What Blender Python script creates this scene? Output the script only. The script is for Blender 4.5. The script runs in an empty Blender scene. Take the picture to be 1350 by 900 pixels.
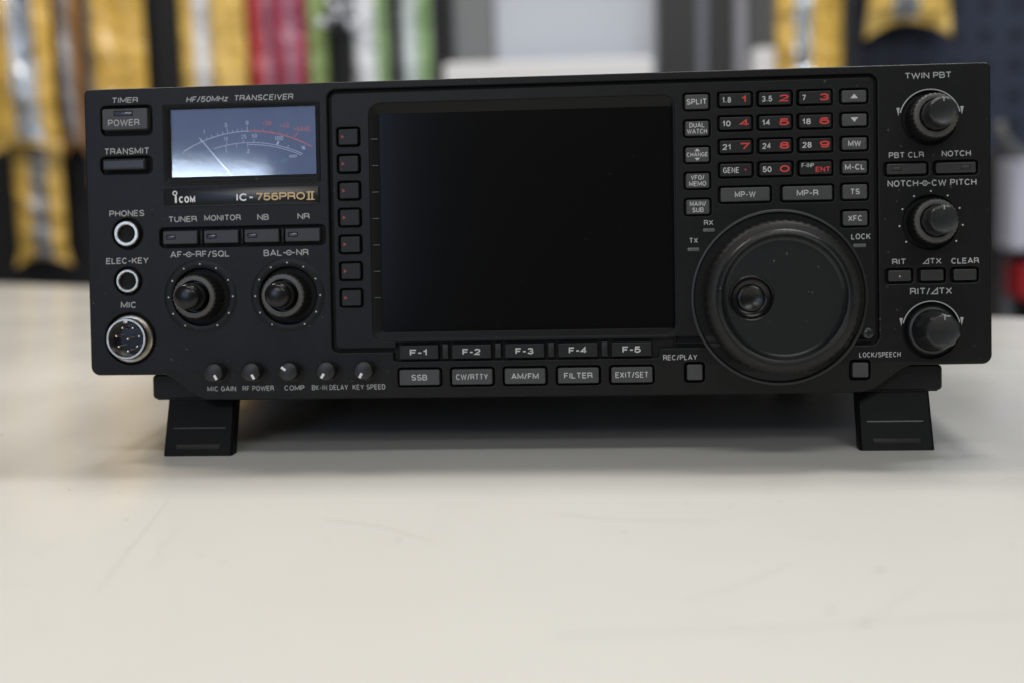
import bpy, bmesh, math, random
from mathutils import Vector
random.seed(7)
R = math.radians
SC = bpy.context.scene
COL = SC.collection
MM = 0.001

# ------------------------------------------------------------------ camera
cd = bpy.data.cameras.new('camera'); cam = bpy.data.objects.new('camera', cd); COL.objects.link(cam)
cam.location = (0.02901, -0.47099, 0.10620)
cam.rotation_euler = (1.4366227, 0.0247178, 0.0725826)
cd.sensor_width = 36.0; cd.lens = 44.0
cd.clip_start = 0.02; cd.clip_end = 60
cd.dof.use_dof = True; cd.dof.focus_distance = 0.466; cd.dof.aperture_fstop = 5.0
SC.camera = cam

# ------------------------------------------------------------------ world and lamps
w_ = bpy.data.worlds.new('World'); SC.world = w_; w_.use_nodes = True
bg = w_.node_tree.nodes['Background']
bg.inputs[0].default_value = (1.0, 0.985, 0.96, 1); bg.inputs[1].default_value = 0.10
SC.view_settings.view_transform = 'Standard'; SC.view_settings.look = 'None'
SC.view_settings.exposure = 0.0; SC.view_settings.gamma = 1.0

def lamp(name, loc, target, sx, sy, power, col):
    l = bpy.data.lights.new(name, 'AREA'); l.shape = 'RECTANGLE'; l.size = sx; l.size_y = sy
    l.energy = power; l.color = col
    o = bpy.data.objects.new(name, l); COL.objects.link(o); o.location = loc
    o.rotation_euler = (Vector(target) - Vector(loc)).to_track_quat('-Z', 'Y').to_euler()
    return o
lamp('ceiling_lamp', (-0.90, 0.40, 1.55), (-0.90, 0.40, 0), 0.45, 0.16, 10, (1.0, 0.88, 0.75))
lamp('ceiling_lamp', (-0.25, 0.70, 1.60), (-0.25, 0.70, 0), 0.45, 0.20, 9.0, (1.0, 0.95, 0.87))
lamp('ceiling_lamp', (0.40, 0.46, 1.60), (0.40, 0.46, 0), 0.45, 0.16, 9.0, (1.0, 0.97, 0.93))
lamp('ceiling_lamp', (1.00, 0.52, 1.55), (1.00, 0.52, 0), 0.45, 0.16, 8.5, (0.87, 0.93, 1.0))
lamp('ceiling_lamp', (0.10, -0.70, 1.70), (0.10, -0.70, 0), 1.2, 0.30, 7.5, (1.0, 0.98, 0.94))
lamp('ceiling_lamp', (0.9, -2.1, 1.75), (0.0, 0.0, 0.0), 1.2, 0.30, 9, (0.93, 1.0, 0.98))
lamp('ceiling_lamp', (-0.7, -3.4, 1.80), (0.0, 0.0, 0.0), 1.2, 0.30, 12, (1.0, 0.97, 0.93))
lamp('shop_window', (-0.95, -2.5, 0.640), (-0.10, 0.0, 0.1), 0.30, 0.06, 1.35, (0.74, 0.87, 1.0))
lamp('shop_window', (-1.1, -2.6, 0.75), (-0.10, 0.0, 0.1), 1.1, 0.9, 6.0, (0.46, 0.62, 1.0))

# ------------------------------------------------------------------ materials
def mat(name, col, rough=0.5, metal=0.0, spec=0.5, noise=None, bump=None, coat=0.0, dust=0.0):
    m = bpy.data.materials.new(name); m.use_nodes = True
    nt = m.node_tree; b = nt.nodes['Principled BSDF']
    b.inputs['Base Color'].default_value = (*col, 1)
    b.inputs['Roughness'].default_value = rough; b.inputs['Metallic'].default_value = metal
    b.inputs['Specular IOR Level'].default_value = spec
    if coat: b.inputs['Coat Weight'].default_value = coat; b.inputs['Coat Roughness'].default_value = 0.1
    tc = nt.nodes.new('ShaderNodeTexCoord')
    if noise:                                   # (scale, amount) mottles the base colour
        n = nt.nodes.new('ShaderNodeTexNoise'); n.inputs['Scale'].default_value = noise[0]; n.inputs['Detail'].default_value = 5
        nt.links.new(tc.outputs['Object'], n.inputs['Vector'])
        r = nt.nodes.new('ShaderNodeValToRGB')
        a = noise[1]
        r.color_ramp.elements[0].position = 0.3; r.color_ramp.elements[1].position = 0.7
        r.color_ramp.elements[0].color = (*[c * (1 - a) for c in col], 1)
        r.color_ramp.elements[1].color = (*[min(1, c * (1 + a)) for c in col], 1)
        nt.links.new(n.outputs['Fac'], r.inputs['Fac']); nt.links.new(r.outputs['Color'], b.inputs['Base Color'])
    if dust:                                    # settled dust specks of a paler colour
        n = nt.nodes.new('ShaderNodeTexNoise'); n.inputs['Scale'].default_value = 620; n.inputs['Detail'].default_value = 1
        nt.links.new(tc.outputs['Object'], n.inputs['Vector'])
        r = nt.nodes.new('ShaderNodeValToRGB'); r.color_ramp.elements[0].position = .765; r.color_ramp.elements[1].position = .81
        r.color_ramp.elements[0].color = (0, 0, 0, 1); r.color_ramp.elements[1].color = (1, 1, 1, 1); nt.links.new(n.outputs['Fac'], r.inputs['Fac'])
        x = nt.nodes.new('ShaderNodeMix'); x.data_type = 'RGBA'; nt.links.new(r.outputs['Color'], x.inputs[0])
        if b.inputs['Base Color'].links: nt.links.new(b.inputs['Base Color'].links[0].from_socket, x.inputs[6])
        else: x.inputs[6].default_value = (*col, 1)
        x.inputs[7].default_value = (dust, dust, dust * .97, 1); nt.links.new(x.outputs[2], b.inputs['Base Color'])
    if bump:                                    # (scale, strength, distance)
        n = nt.nodes.new('ShaderNodeTexNoise'); n.inputs['Scale'].default_value = bump[0]; n.inputs['Detail'].default_value = 3
        nt.links.new(tc.outputs['Object'], n.inputs['Vector'])
        bp = nt.nodes.new('ShaderNodeBump'); bp.inputs['Strength'].default_value = bump[1]; bp.inputs['Distance'].default_value = bump[2]
        nt.links.new(n.outputs['Fac'], bp.inputs['Height']); nt.links.new(bp.outputs['Normal'], b.inputs['Normal'])
    return m

M = {}
M['panel'] = mat('panel_paint', (0.0085, 0.0086, 0.0086), 0.37, 0, 0.22, (260, 0.12), (2600, 0.25, 0.0001), 0, 0.07)
M['case'] = mat('case_paint', (0.008, 0.008, 0.008), 0.5, 0, 0.25, None, (1800, 0.35, 0.0002))
M['inner'] = mat('recess_black', (0.004, 0.004, 0.004), 0.6, 0, 0.3)
M['cap'] = mat('button_cap', (0.052, 0.052, 0.052), 0.45, 0, 0.5, (900, 0.12), (3000, 0.2, 0.0001))
M['capdark'] = mat('dark_button_cap', (0.0095, 0.0095, 0.0095), 0.42, 0, 0.35, (900, 0.12), (3000, 0.2, 0.0001))
M['caprow'] = mat('row_button_cap', (0.026, 0.0255, 0.025), 0.4, 0, 0.5, (900, 0.1), (3000, 0.15, 0.0001))
M['legend'] = mat('legend_ink', (0.43, 0.43, 0.43), 0.6)
M['legend_bright'] = mat('bright_legend_ink', (0.56, 0.56, 0.56), 0.6)
M['red'] = mat('red_legend_ink', (0.62, 0.045, 0.04), 0.6)
M['dimred'] = mat('dim_red_ink', (0.35, 0.05, 0.05), 0.6)
M['knob'] = mat('knob_black', (0.012, 0.012, 0.012), 0.38, 0, 0.5, None, (1500, 0.1, 0.0001))
M['knobring'] = mat('knob_ring_satin', (0.085, 0.082, 0.075), 0.36, 0, 0.5, (1200, 0.25))
M['gloss'] = mat('gloss_black', (0.007, 0.007, 0.007), 0.24, 0, 0.35)
M['tip'] = mat('knob_tip', (0.018, 0.019, 0.020), 0.3, 0, 0.5, (700, 0.2))
M['rubber'] = mat('dial_rubber', (0.013, 0.0125, 0.012), 0.5, 0, 0.35, (700, 0.25), (1600, 0.3, 0.0001))
M['dial'] = mat('dial_face', (0.0085, 0.0105, 0.011), 0.34, 0, 0.4, (600, 0.10), (2200, 0.15, 0.0001), 0, 0.09)
M['chrome'] = mat('nickel', (0.55, 0.51, 0.44), 0.30, 1.0, 0.5, (400, 0.2))
M['pin'] = mat('pin_metal', (0.9, 0.86, 0.78), 0.25, 1.0)
M['conn'] = mat('connector_base', (0.012, 0.013, 0.02), 0.12, 0, 0.6)
M['screen'] = mat('screen_glass', (0.003, 0.003, 0.003), 0.14, 0, 0.25, None, None, 0, 0.010)
M['bezel'] = mat('screen_bezel', (0.004, 0.004, 0.004), 0.5, 0, 0.25)
M['led'] = mat('indicator_window', (0.10, 0.10, 0.10), 0.3)
M['ledblue'] = mat('indicator_lens', (0.05, 0.055, 0.085), 0.15, 0, 0.6)
M['badge'] = mat('badge_black', (0.010, 0.010, 0.010), 0.25)
M['gold'] = mat('badge_gold', (0.62, 0.43, 0.20), 0.4, 0.2)
M['white'] = mat('badge_white', (0.80, 0.80, 0.80), 0.5)
M['meterface'] = mat('meter_face', (0.085, 0.10, 0.17), 0.5, 0, 0.3, (60, 0.2))  # bluish base paints in the room's glow reflected by the meter cover
M['needle'] = mat('needle_white', (0.92, 0.92, 0.94), 0.4)
M['metred'] = mat('meter_red', (0.95, 0.13, 0.08), 0.5)
M['metgrey'] = mat('meter_grey', (0.90, 0.90, 0.90), 0.5)
M['metteal'] = mat('meter_teal', (0.06, 0.30, 0.30), 0.5)
M['foot'] = mat('foot_plastic', (0.0035, 0.0035, 0.0035), 0.45, 0, 0.14, None, (900, 0.2, 0.0002))
M['bright_edge'] = mat('edge_wear', (0.2, 0.2, 0.19), 0.4)

def glass_mat():
    m = bpy.data.materials.new('meter_glass'); m.use_nodes = True; nt = m.node_tree
    for n in list(nt.nodes): nt.nodes.remove(n)
    out = nt.nodes.new('ShaderNodeOutputMaterial'); mix = nt.nodes.new('ShaderNodeMixShader')
    tr = nt.nodes.new('ShaderNodeBsdfTransparent'); gl = nt.nodes.new('ShaderNodeBsdfGlossy')
    gl.inputs['Roughness'].default_value = 0.06; fr = nt.nodes.new('ShaderNodeFresnel'); fr.inputs['IOR'].default_value = 1.5
    tr.inputs['Color'].default_value = (0.93, 0.95, 1.0, 1)
    nt.links.new(fr.outputs[0], mix.inputs[0]); nt.links.new(tr.outputs[0], mix.inputs[1]); nt.links.new(gl.outputs[0], mix.inputs[2])
    nt.links.new(mix.outputs[0], out.inputs[0]); return m
M['glass'] = glass_mat()

# ------------------------------------------------------------------ helpers
# panel space in millimetres: u right, v up, w out of the front; the set leans back 6 degrees on its legs
TILT = 6.0
def L(u, v, w): return Vector((u * MM, (-w - 9.10) * MM, (v + 86.60) * MM))

def tagp(o, label=None, cat=None, group=None, kind=None):
    if label: o['label'] = label
    if cat: o['category'] = cat
    if group: o['group'] = group
    if kind: o['kind'] = kind
    return o
def thing(name, label, cat, loc=(0, 0, 0), group=None):
    o = bpy.data.objects.new(name, None); COL.objects.link(o); o.location = loc; o.empty_display_size = 0.02
    return tagp(o, label, cat, group)

class MB:
    def __init__(s, world=False): s.v = []; s.f = []; s.mi = []; s.cur = 0; s.world = world
    def add(s, pts, faces):
        k = len(s.v)
        s.v += [Vector(p) * MM if s.world else L(*p) for p in pts]
        s.f += [[i + k for i in f] for f in faces]; s.mi += [s.cur] * len(faces)
    def loft(s, loops, cap0=True, cap1=True):
        n = len(loops[0]); pts = [p for l in loops for p in l]; fs = []
        for a in range(len(loops) - 1):
            for i in range(n):
                j = (i + 1) % n
                fs.append([a * n + i, a * n + j, (a + 1) * n + j, (a + 1) * n + i])
        if cap0: fs.append(list(range(n))[::-1])
        if cap1: fs.append([(len(loops) - 1) * n + i for i in range(n)])
        s.add(pts, fs)
    def rbox(s, u, v, W, H, w0, w1, r=0.5, b=0.3, taper=0.0):
        def lp(d, w): return [(u + x, v + y, w) for x, y in rrect(W - 2 * d, H - 2 * d, max(r - d, 0.02))]
        s.loft([lp(-taper, w0), lp(0, w1 - b), lp(b * 0.3, w1 - b * 0.3), lp(b, w1)])
    def lathe(s, u, v, prof, n=48, mod=None, cap0=False, cap1=True):
        loops = []
        for k, (r, w) in enumerate(prof):
            lp = []
            for i in range(n):
                a = 2 * math.pi * i / n; rr = r * (mod(i, k) if mod else 1)
                lp.append((u + rr * math.cos(a), v + rr * math.sin(a), w))
            loops.append(lp)
        s.loft(loops, cap0, cap1)
    def box(s, x0, x1, y0, y1, z0, z1):
        p = [(x0, y0, z0), (x1, y0, z0), (x1, y1, z0), (x0, y1, z0), (x0, y0, z1), (x1, y0, z1), (x1, y1, z1), (x0, y1, z1)]
        s.add(p, [[0, 3, 2, 1], [4, 5, 6, 7], [0, 1, 5, 4], [1, 2, 6, 5], [2, 3, 7, 6], [3, 0, 4, 7]])
    def build(s, name, m, parent=None, label=None, smooth=35, recalc=True):
        me = bpy.data.meshes.new(name); me.from_pydata(s.v, [], s.f)
        ms = m if isinstance(m, list) else [m]
        for k in ms: me.materials.append(k)
        me.polygons.foreach_set('material_index', s.mi)
        if recalc:
            bm = bmesh.new(); bm.from_mesh(me); bmesh.ops.recalc_face_normals(bm, faces=bm.faces); bm.to_mesh(me); bm.free()
        if smooth:
            me.polygons.foreach_set('use_smooth', [True] * len(me.polygons)); me.set_sharp_from_angle(angle=R(smooth))
        me.update()
        return link(name, me, parent, label)

def link(name, me, parent=None, label=None):
    o = bpy.data.objects.new(name, me); COL.objects.link(o)
    if parent: o.parent = parent
    if label: o['label'] = label
    return o

def rrect(W, H, r, n=4):
    r = min(r, W / 2 - 0.001, H / 2 - 0.001); out = []
    for cx, cy, a0 in ((W / 2 - r, H / 2 - r, 0), (-W / 2 + r, H / 2 - r, 90), (-W / 2 + r, -H / 2 + r, 180), (W / 2 - r, -H / 2 + r, 270)):
        for k in range(n + 1):
            a = R(a0 + 90 * k / n); out.append((cx + r * math.cos(a), cy + r * math.sin(a)))
    return out
def rr(u, v, W, H, r, n=4): return [(u + x, v + y) for x, y in rrect(W, H, r, n)]
def circ(u, v, r, n=64): return [(u + r * math.cos(2 * math.pi * i / n), v + r * math.sin(2 * math.pi * i / n)) for i in range(n)]
def rounded(poly, n=4):                       # poly of (x, y, radius)
    out = []
    N = len(poly)
    for i in range(N):
        p0 = Vector(poly[i - 1][:2]); p = Vector(poly[i][:2]); p1 = Vector(poly[(i + 1) % N][:2]); r = poly[i][2]
        if r <= 0: out.append(tuple(p)); continue
        a = (p0 - p).normalized(); b = (p1 - p).normalized(); ang = a.angle(b)
        d = r / math.tan(ang / 2); s = p + a * d; e = p + b * d; c = p + (a + b).normalized() * (r / math.sin(ang / 2))
        for k in range(n + 1):
            t = k / n; q = (s - c).lerp(e - c, t); q = q.normalized() * r + c; out.append((q.x, q.y))
    return out

def plate(name, outlines, w0, w1, bev, m, parent, bend=None):
    c = bpy.data.curves.new(name, 'CURVE'); c.dimensions = '2D'; c.fill_mode = 'BOTH'
    c.extrude = (w1 - w0) / 2 - bev; c.bevel_depth = bev; c.bevel_resolution = 2; c.offset = -bev
    for ol in outlines:
        s = c.splines.new('POLY'); s.points.add(len(ol) - 1)
        for p, (x, y) in zip(s.points, ol): p.co = (x, y, 0, 1)
        s.use_cyclic_u = True
    o = bpy.data.objects.new(name, c); COL.objects.link(o)
    me = bpy.data.meshes.new_from_object(o.evaluated_get(bpy.context.evaluated_depsgraph_get()))
    bpy.data.objects.remove(o); bpy.data.curves.remove(c)
    bm = bmesh.new(); bm.from_mesh(me)
    bmesh.ops.remove_doubles(bm, verts=bm.verts, dist=0.002)
    if bend:
        v0, k = bend
        bmesh.ops.bisect_plane(bm, geom=bm.verts[:] + bm.edges[:] + bm.faces[:], plane_co=(0, v0, 0), plane_no=(0, 1, 0), dist=0.0005)
    for v in bm.verts:
        x, y, z = v.co; w = z + (w0 + w1) / 2
        if bend and y < bend[0]: w -= (bend[0] - y) * bend[1]
        v.co = L(x, y, w)
    bmesh.ops.recalc_face_normals(bm, faces=bm.faces)
    bm.to_mesh(me); bm.free(); me.name = name
    me.materials.clear(); me.materials.append(m)
    me.polygons.foreach_set('use_smooth', [True] * len(me.polygons)); me.set_sharp_from_angle(angle=R(14))
    return link(name, me, parent)

# ------------------------------------------------------------------ stroke lettering (a grotesque drawn as centre lines)
def arc(cx, cy, rx, ry, a0, a1, n=10): return [(cx + rx * math.cos(R(a0 + (a1 - a0) * k / n)), cy + ry * math.sin(R(a0 + (a1 - a0) * k / n))) for k in range(n + 1)]
def C_(a0=50, a1=310): return arc(.5, .5, .5, .5, a0, a1, 18)
S_ = arc(.5, .75, .47, .25, 25, 180, 8) + arc(.5, .75, .47, .25, 190, 262, 4) + [(.5, .505)] + arc(.5, .25, .5, .25, 82, -10, 5)[0:] + arc(.5, .25, .5, .25, -20, -160, 8)
O_ = arc(.5, .5, .5, .5, 90, 450, 24)
G = {
 'A': (.92, [[(0, 0), (.5, 1), (1, 0)], [(.17, .3), (.83, .3)]]),
 'B': (.78, [[(.6, .53)] + arc(.62, .765, .3, .235, -90, 90, 7) + [(0, 1), (0, 0)] + arc(.66, .265, .34, .265, -90, 90, 7) + [(0, .53)]]),
 'C': (.86, [C_(42, 318)]),
 'D': (.82, [[(0, 0), (0, 1)] + arc(.45, .5, .55, .5, 90, -90, 12) + [(0, 0)]]),
 'E': (.70, [[(1, 1), (0, 1), (0, 0), (1, 0)], [(0, .52), (.9, .52)]]),
 'F': (.66, [[(1, 1), (0, 1), (0, 0)], [(0, .5), (.85, .5)]]),
 'G': (.88, [arc(.5, .5, .5, .5, 42, 300, 16) + [(.98, .18), (.98, .46), (.58, .46)]]),
 'H': (.80, [[(0, 0), (0, 1)], [(1, 0), (1, 1)], [(0, .52), (1, .52)]]),
 'I': (.12, [[(.5, 0), (.5, 1)]]),
 'J': (.6, [[(1, 1), (1, .25)] + arc(.5, .25, .5, .25, 0, -180, 8)]),
 'K': (.80, [[(0, 0), (0, 1)], [(.98, 1), (0, .38)], [(.35, .6), (1, 0)]]),
 'L': (.64, [[(0, 1), (0, 0), (1, 0)]]),
 'M': (1.02, [[(0, 0), (0, 1), (.5, .16), (1, 1), (1, 0)]]),
 'N': (.80, [[(0, 0), (0, 1), (1, 0), (1, 1)]]),
 'O': (.90, [O_]),
 'P': (.74, [[(0, 0), (0, 1)] + arc(.68, .73, .32, .27, 90, -90, 8) + [(0, .46)]]),
 'Q': (.90, [O_, [(.6, .25), (1, -.03)]]),
 'R': (.80, [[(0, 0), (0, 1)] + arc(.68, .74, .28, .26, 90, -90, 8) + [(0, .48)], [(.55, .48), (.95, .38), (1, 0)]]),
 'S': (.76, [S_]),
 'T': (.78, [[(0, 1), (1, 1)], [(.5, 1), (.5, 0)]]),
 'U': (.80, [[(0, 1), (0, .33)] + arc(.5, .33, .5, .33, 180, 360, 10) + [(1, 1)]]),
 'V': (.86, [[(0, 1), (.5, 0), (1, 1)]]),
 'W': (1.34, [[(0, 1), (.25, 0), (.5, .92), (.75, 0), (1, 1)]]),
 'X': (.84, [[(0, 0), (1, 1)], [(0, 1), (1, 0)]]),
 'Y': (.84, [[(0, 1), (.5, .45), (1, 1)], [(.5, .45), (.5, 0)]]),
 'z': (.55, [[(0, .7), (1, .7), (0, 0), (1, 0)]]),
 'd': (.6, [[(1, 1), (1, 0)], arc(.5, .32, .5, .32, 0, 360, 14)]),
 '0': (.72, [O_]),
 '1': (.42, [[(0, .74), (.45, .80), (.75, 1), (.75, 0)]]),
 '2': (.70, [arc(.5, .72, .48, .28, 170, -30, 9) + [(.0, 0), (1, 0)]]),
 '3': (.70, [arc(.48, .75, .45, .25, 160, -80, 9) + arc(.48, .26, .5, .26, 80, -165, 10)]),
 '4': (.74, [[(.72, 0), (.72, 1), (0, .3), (1, .3)]]),
 '5': (.70, [[(.95, 1), (.14, 1), (.06, .46)] + arc(.46, .32, .54, .32, 112, -158, 14)]),
 '6': (.70, [arc(.5, .72, .46, .28, 25, 150, 6) + arc(.5, .40, .5, .40, 165, 190, 2) + arc(.5, .31, .5, .31, 190, 510, 16)]),
 '7': (.68, [[(0, 1), (1, 1), (.36, 0)]]),
 '8': (.70, [arc(.5, .76, .42, .24, -90, 270, 16), arc(.5, .26, .5, .26, 90, 450, 16)]),
 '9': (.70, [arc(.5, .28, .46, .28, 205, 330, 6) + arc(.5, .60, .5, .40, -15, 10, 2) + arc(.5, .69, .5, .31, 10, 330, 16)]),
 '-': (.40, [[(0, .42), (1, .42)]]),
 '/': (.42, [[(0, -.06), (1, 1.04)]]),
 '+': (.5, [[(0, .45), (1, .45)], [(.5, .15), (.5, .75)]]),
 '%': (.8, [arc(.22, .75, .22, .22, 0, 360, 10), arc(.78, .25, .22, .22, 0, 360, 10), [(.1, 0), (.9, 1)]]),
 '∞': (1.3, [arc(.25, .4, .25, .28, 35, 325, 12) + arc(.75, .4, .25, .28, -145, 145, 12) + [(.45, .25 + .31)]]),
 '⊿': (.95, [[(0, 0), (1, 1), (1, 0), (0, 0)]]),
 '.': (.14, [[(.5, 0), (.5, .13)]]),
 '·': (.14, [[(.5, .36), (.5, .50)]]),
 '⊙': (2.0, [[(0, .47), (.27, .47)], arc(.5, .47, .21, .42, 20, 340, 16), [(.45, .47), (.60, .47)], [(.70, .47), (1, .47)]]),
}
def ribbon(mb, pts, t, place, dz):
    P = [Vector(p) for p in pts]
    Q = [P[0]]
    for p in P[1:]:
        if (p - Q[-1]).length > 1e-4: Q.append(p)
    P = Q
    closed = len(P) > 3 and (P[0] - P[-1]).length < 1e-3
    if closed: P = P[:-1]
    n = len(P); Lf = []; Rt = []
    for i in range(n):
        a = P[i - 1] if (i > 0 or closed) else None; b = P[(i + 1) % n] if (i < n - 1 or closed) else None
        d0 = (P[i] - a).normalized() if a is not None else None; d1 = (b - P[i]).normalized() if b is not None else None
        if d0 is None: d0 = d1
        if d1 is None: d1 = d0
        n0 = Vector((-d0.y, d0.x)); n1 = Vector((-d1.y, d1.x)); s = n0 + n1
        if s.length < 0.25: s = n0
        s.normalize(); k = 1 / max(s.dot(n0), 0.42)
        Lf.append(P[i] + s * t / 2 * k); Rt.append(P[i] - s * t / 2 * k)
    V = [place(p.x, p.y, dz) for p in Lf] + [place(p.x, p.y, dz) for p in Rt]
    mb.add(V, [[i, (i + 1) % n, n + (i + 1) % n, n + i] for i in range(n if closed else n - 1)])
def write(mb, s, u, v, W, H, t=0.17, w=0.05, shear=0.0, gap=0.13, place=None, align=0):
    """letters centred on (u, v), H high, W wide; t = stroke as a share of H"""
    tt = t * H; widths = []
    nat = 0
    for ch in s:
        a = 0.38 if ch == ' ' else G[ch][0]
        widths.append(a); nat += a
    natW = nat * H * 0.82; g = gap * H
    extra = len([1 for c in s if c != ' ']) * tt + (len(s) - 1) * g
    k = (W - extra * 0.9) / natW if W else 1.0
    if k < 0.35:
        f = W / (extra + natW * 0.45); g *= f * 0.8; tt *= max(f, .6); extra = len([1 for c in s if c != ' ']) * tt + (len(s) - 1) * g; k = max((W - extra) / natW, .3)
    if k < 0.95:                               # condensed words are drawn with a lighter stroke
        tt *= max(0.74, k ** 0.6); extra = len([1 for c in s if c != ' ']) * tt + (len(s) - 1) * g; k = max((W - extra) / natW, .3)
    tot = nat * H * 0.82 * k + len([1 for c in s if c != ' ']) * tt + (len(s) - 1) * g
    x = -tot / 2 if align == 0 else 0
    pl = place or (lambda a, b, c: (a, b, c))
    q = 0
    for ch, a in zip(s, widths):
        cw = a * H * 0.82 * k
        if ch == ' ': x += cw + g; continue
        for st in G[ch][1]:
            pts = []
            for px, py in st:
                xx = x + tt / 2 + px * cw; yy = -H / 2 + tt / 2 + py * (H - tt)
                pts.append((xx + shear * yy, yy))
            ribbon(mb, pts, tt, lambda a_, b_, c_: pl(u + a_, v + b_, c_), w + 0.006 * (q % 4)); q += 1
        x += cw + tt + g
    return mb
def legend(s, u, v, W, H, parent, m='legend', t=0.17, w=0.05, shear=0.0, gap=0.13, extra=None):
    mb = MB(); write(mb, s, u, v, W, H, t, w, shear, gap)
    if extra: extra(mb)
    return mb.build('legend', M[m], parent, smooth=0, recalc=False)

# ================================================================== the table and what is behind it
def table_mat():
    m = bpy.data.materials.new('table_laminate'); m.use_nodes = True; nt = m.node_tree; b = nt.nodes['Principled BSDF']
    tc = nt.nodes.new('ShaderNodeTexCoord'); lk = nt.links.new
    def noise(sc, det, vec=None, dist=0):
        n = nt.nodes.new('ShaderNodeTexNoise'); n.inputs['Scale'].default_value = sc; n.inputs['Detail'].default_value = det
        n.inputs['Distortion'].default_value = dist
        lk(vec or tc.outputs['Object'], n.inputs['Vector']); return n
    def ramp(fac, p0, p1, c0, c1):
        r = nt.nodes.new('ShaderNodeValToRGB'); r.color_ramp.elements[0].position = p0; r.color_ramp.elements[1].position = p1
        r.color_ramp.elements[0].color = (*c0, 1); r.color_ramp.elements[1].color = (*c1, 1); lk(fac, r.inputs['Fac']); return r
    def mul(a, c):
        x = nt.nodes.new('ShaderNodeMix'); x.data_type = 'RGBA'; x.blend_type = 'MULTIPLY'; x.inputs[0].default_value = 1
        lk(a, x.inputs[6]); lk(c, x.inputs[7]); return x.outputs[2]
    base = ramp(noise(3.5, 4).outputs['Fac'], .3, .7, (.72, .705, .66), (.735, .725, .685)).outputs['Color']
    smear = ramp(noise(26, 6, dist=1.2).outputs['Fac'], .30, .46, (.985, .985, .985), (1, 1, 1)).outputs['Color']
    speck = ramp(noise(140, 2).outputs['Fac'], .235, .26, (.72, .70, .68), (1, 1, 1)).outputs['Color']
    col = mul(mul(base, smear), speck)
    lk(col, b.inputs['Base Color'])
    rg = ramp(noise(9, 5).outputs['Fac'], .3, .7, (.17, .17, .17), (.28, .28, .28)); lk(rg.outputs['Color'], b.inputs['Roughness'])
    b.inputs['Specular IOR Level'].default_value = 0.5
    return m
A = Vector((-626, 842)); B = Vector((310, 394)); dr = (B - A).normalized(); nr = Vector((dr.y, -dr.x))
if nr.y > 0: nr = -nr
cn = [A - dr * 700, B + dr * 800, B + dr * 800 + nr * 1250, A - dr * 700 + nr * 1250]
mb = MB(True)
lo = [[(p.x, p.y, z) for p in [c + off for c, off in zip(cn, [(dr - nr) * -0 + (dr * k - nr * -0 + nr * k), (-dr * k + nr * k), (-dr * k - nr * k), (dr * k - nr * k)])]] for z, k in ((-28, 3), (-26, 0), (-2.5, 0), (-0.8, .8), (0, 2.5))]
mb.loft(lo)
SCRATCHES = [
    ([(-118.9, -69.8), (-113.2, -107.6), (-109.2, -136.4), (-105.2, -164.1)], .28, 's'), ([(-105.1, -99.4), (-101.8, -111.8), (-102.7, -124.8), (-98.4, -134.3), (-97.9, -145.9)], .22, 's'),
    ([(15.9, -193.9), (45.6, -190.8), (72.1, -187.7), (99.2, -182.6), (125.5, -178.9)], 1.1, 'm'), ([(47.9, -170.2), (59.0, -161.0), (78.2, -140.0)], .7, 'm'), ([(84.7, -189.6), (95.8, -174.3), (108.0, -157.5)], .6, 'm'),
    ([(-135.8, -134.1), (-137.4, -123.1), (-138.1, -113.8)], .22, 's'), ([(-60, -95), (-40, -103), (-22, -120)], .2, 's'), ([(10, -88), (28, -96), (60, -99)], .2, 'm')]
FLECKS = [(81.8, -177.0, .9, .9), (100.2, -145.3, .7, 1.6), (-32.8, -117.9, .5, 1.0), (-159.3, -55.7, .7, .8), (67.0, -83.7, .35, .8), (53.8, -78.0, .6, .5), (-79.0, -137.9, .4, .8), (-140, -60, .5, .5), (0, -150, .35, .5), (-60, -170, .4, .4), (35, -120, .3, .6)]
tb = mb.build('table', table_mat()); tagp(tb, 'cream white laminate table top with fine scratches under the black radio', 'table')

def on_table(x, y, w, l, name, m):          # a fleck of dirt lying on the laminate
    b = MB(True); n = 9
    b.add([(x + l * math.cos(2 * math.pi * i / n) * random.uniform(.6, 1), y + w * math.sin(2 * math.pi * i / n) * random.uniform(.6, 1), .06) for i in range(n)], [list(range(n))])
    b.build(name, m, tb, smooth=0, recalc=False)
SCR = mat('scratch', (.56, .53, .48), .5); SMUDGE = mat('scuff', (.655, .645, .615), .4); DIRT = mat('dirt_fleck', (.30, .28, .26), .7)
for pts, wd, m in SCRATCHES:
    b = MB(True); ribbon(b, pts, wd, lambda x, y, z: (x, y, z), .05); b.build('scratch', {'s': SCR, 'm': SMUDGE}[m], tb, smooth=0, recalc=False)
for x, y, w, l in FLECKS: on_table(x, y, w, l, 'dirt_fleck', DIRT)

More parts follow.
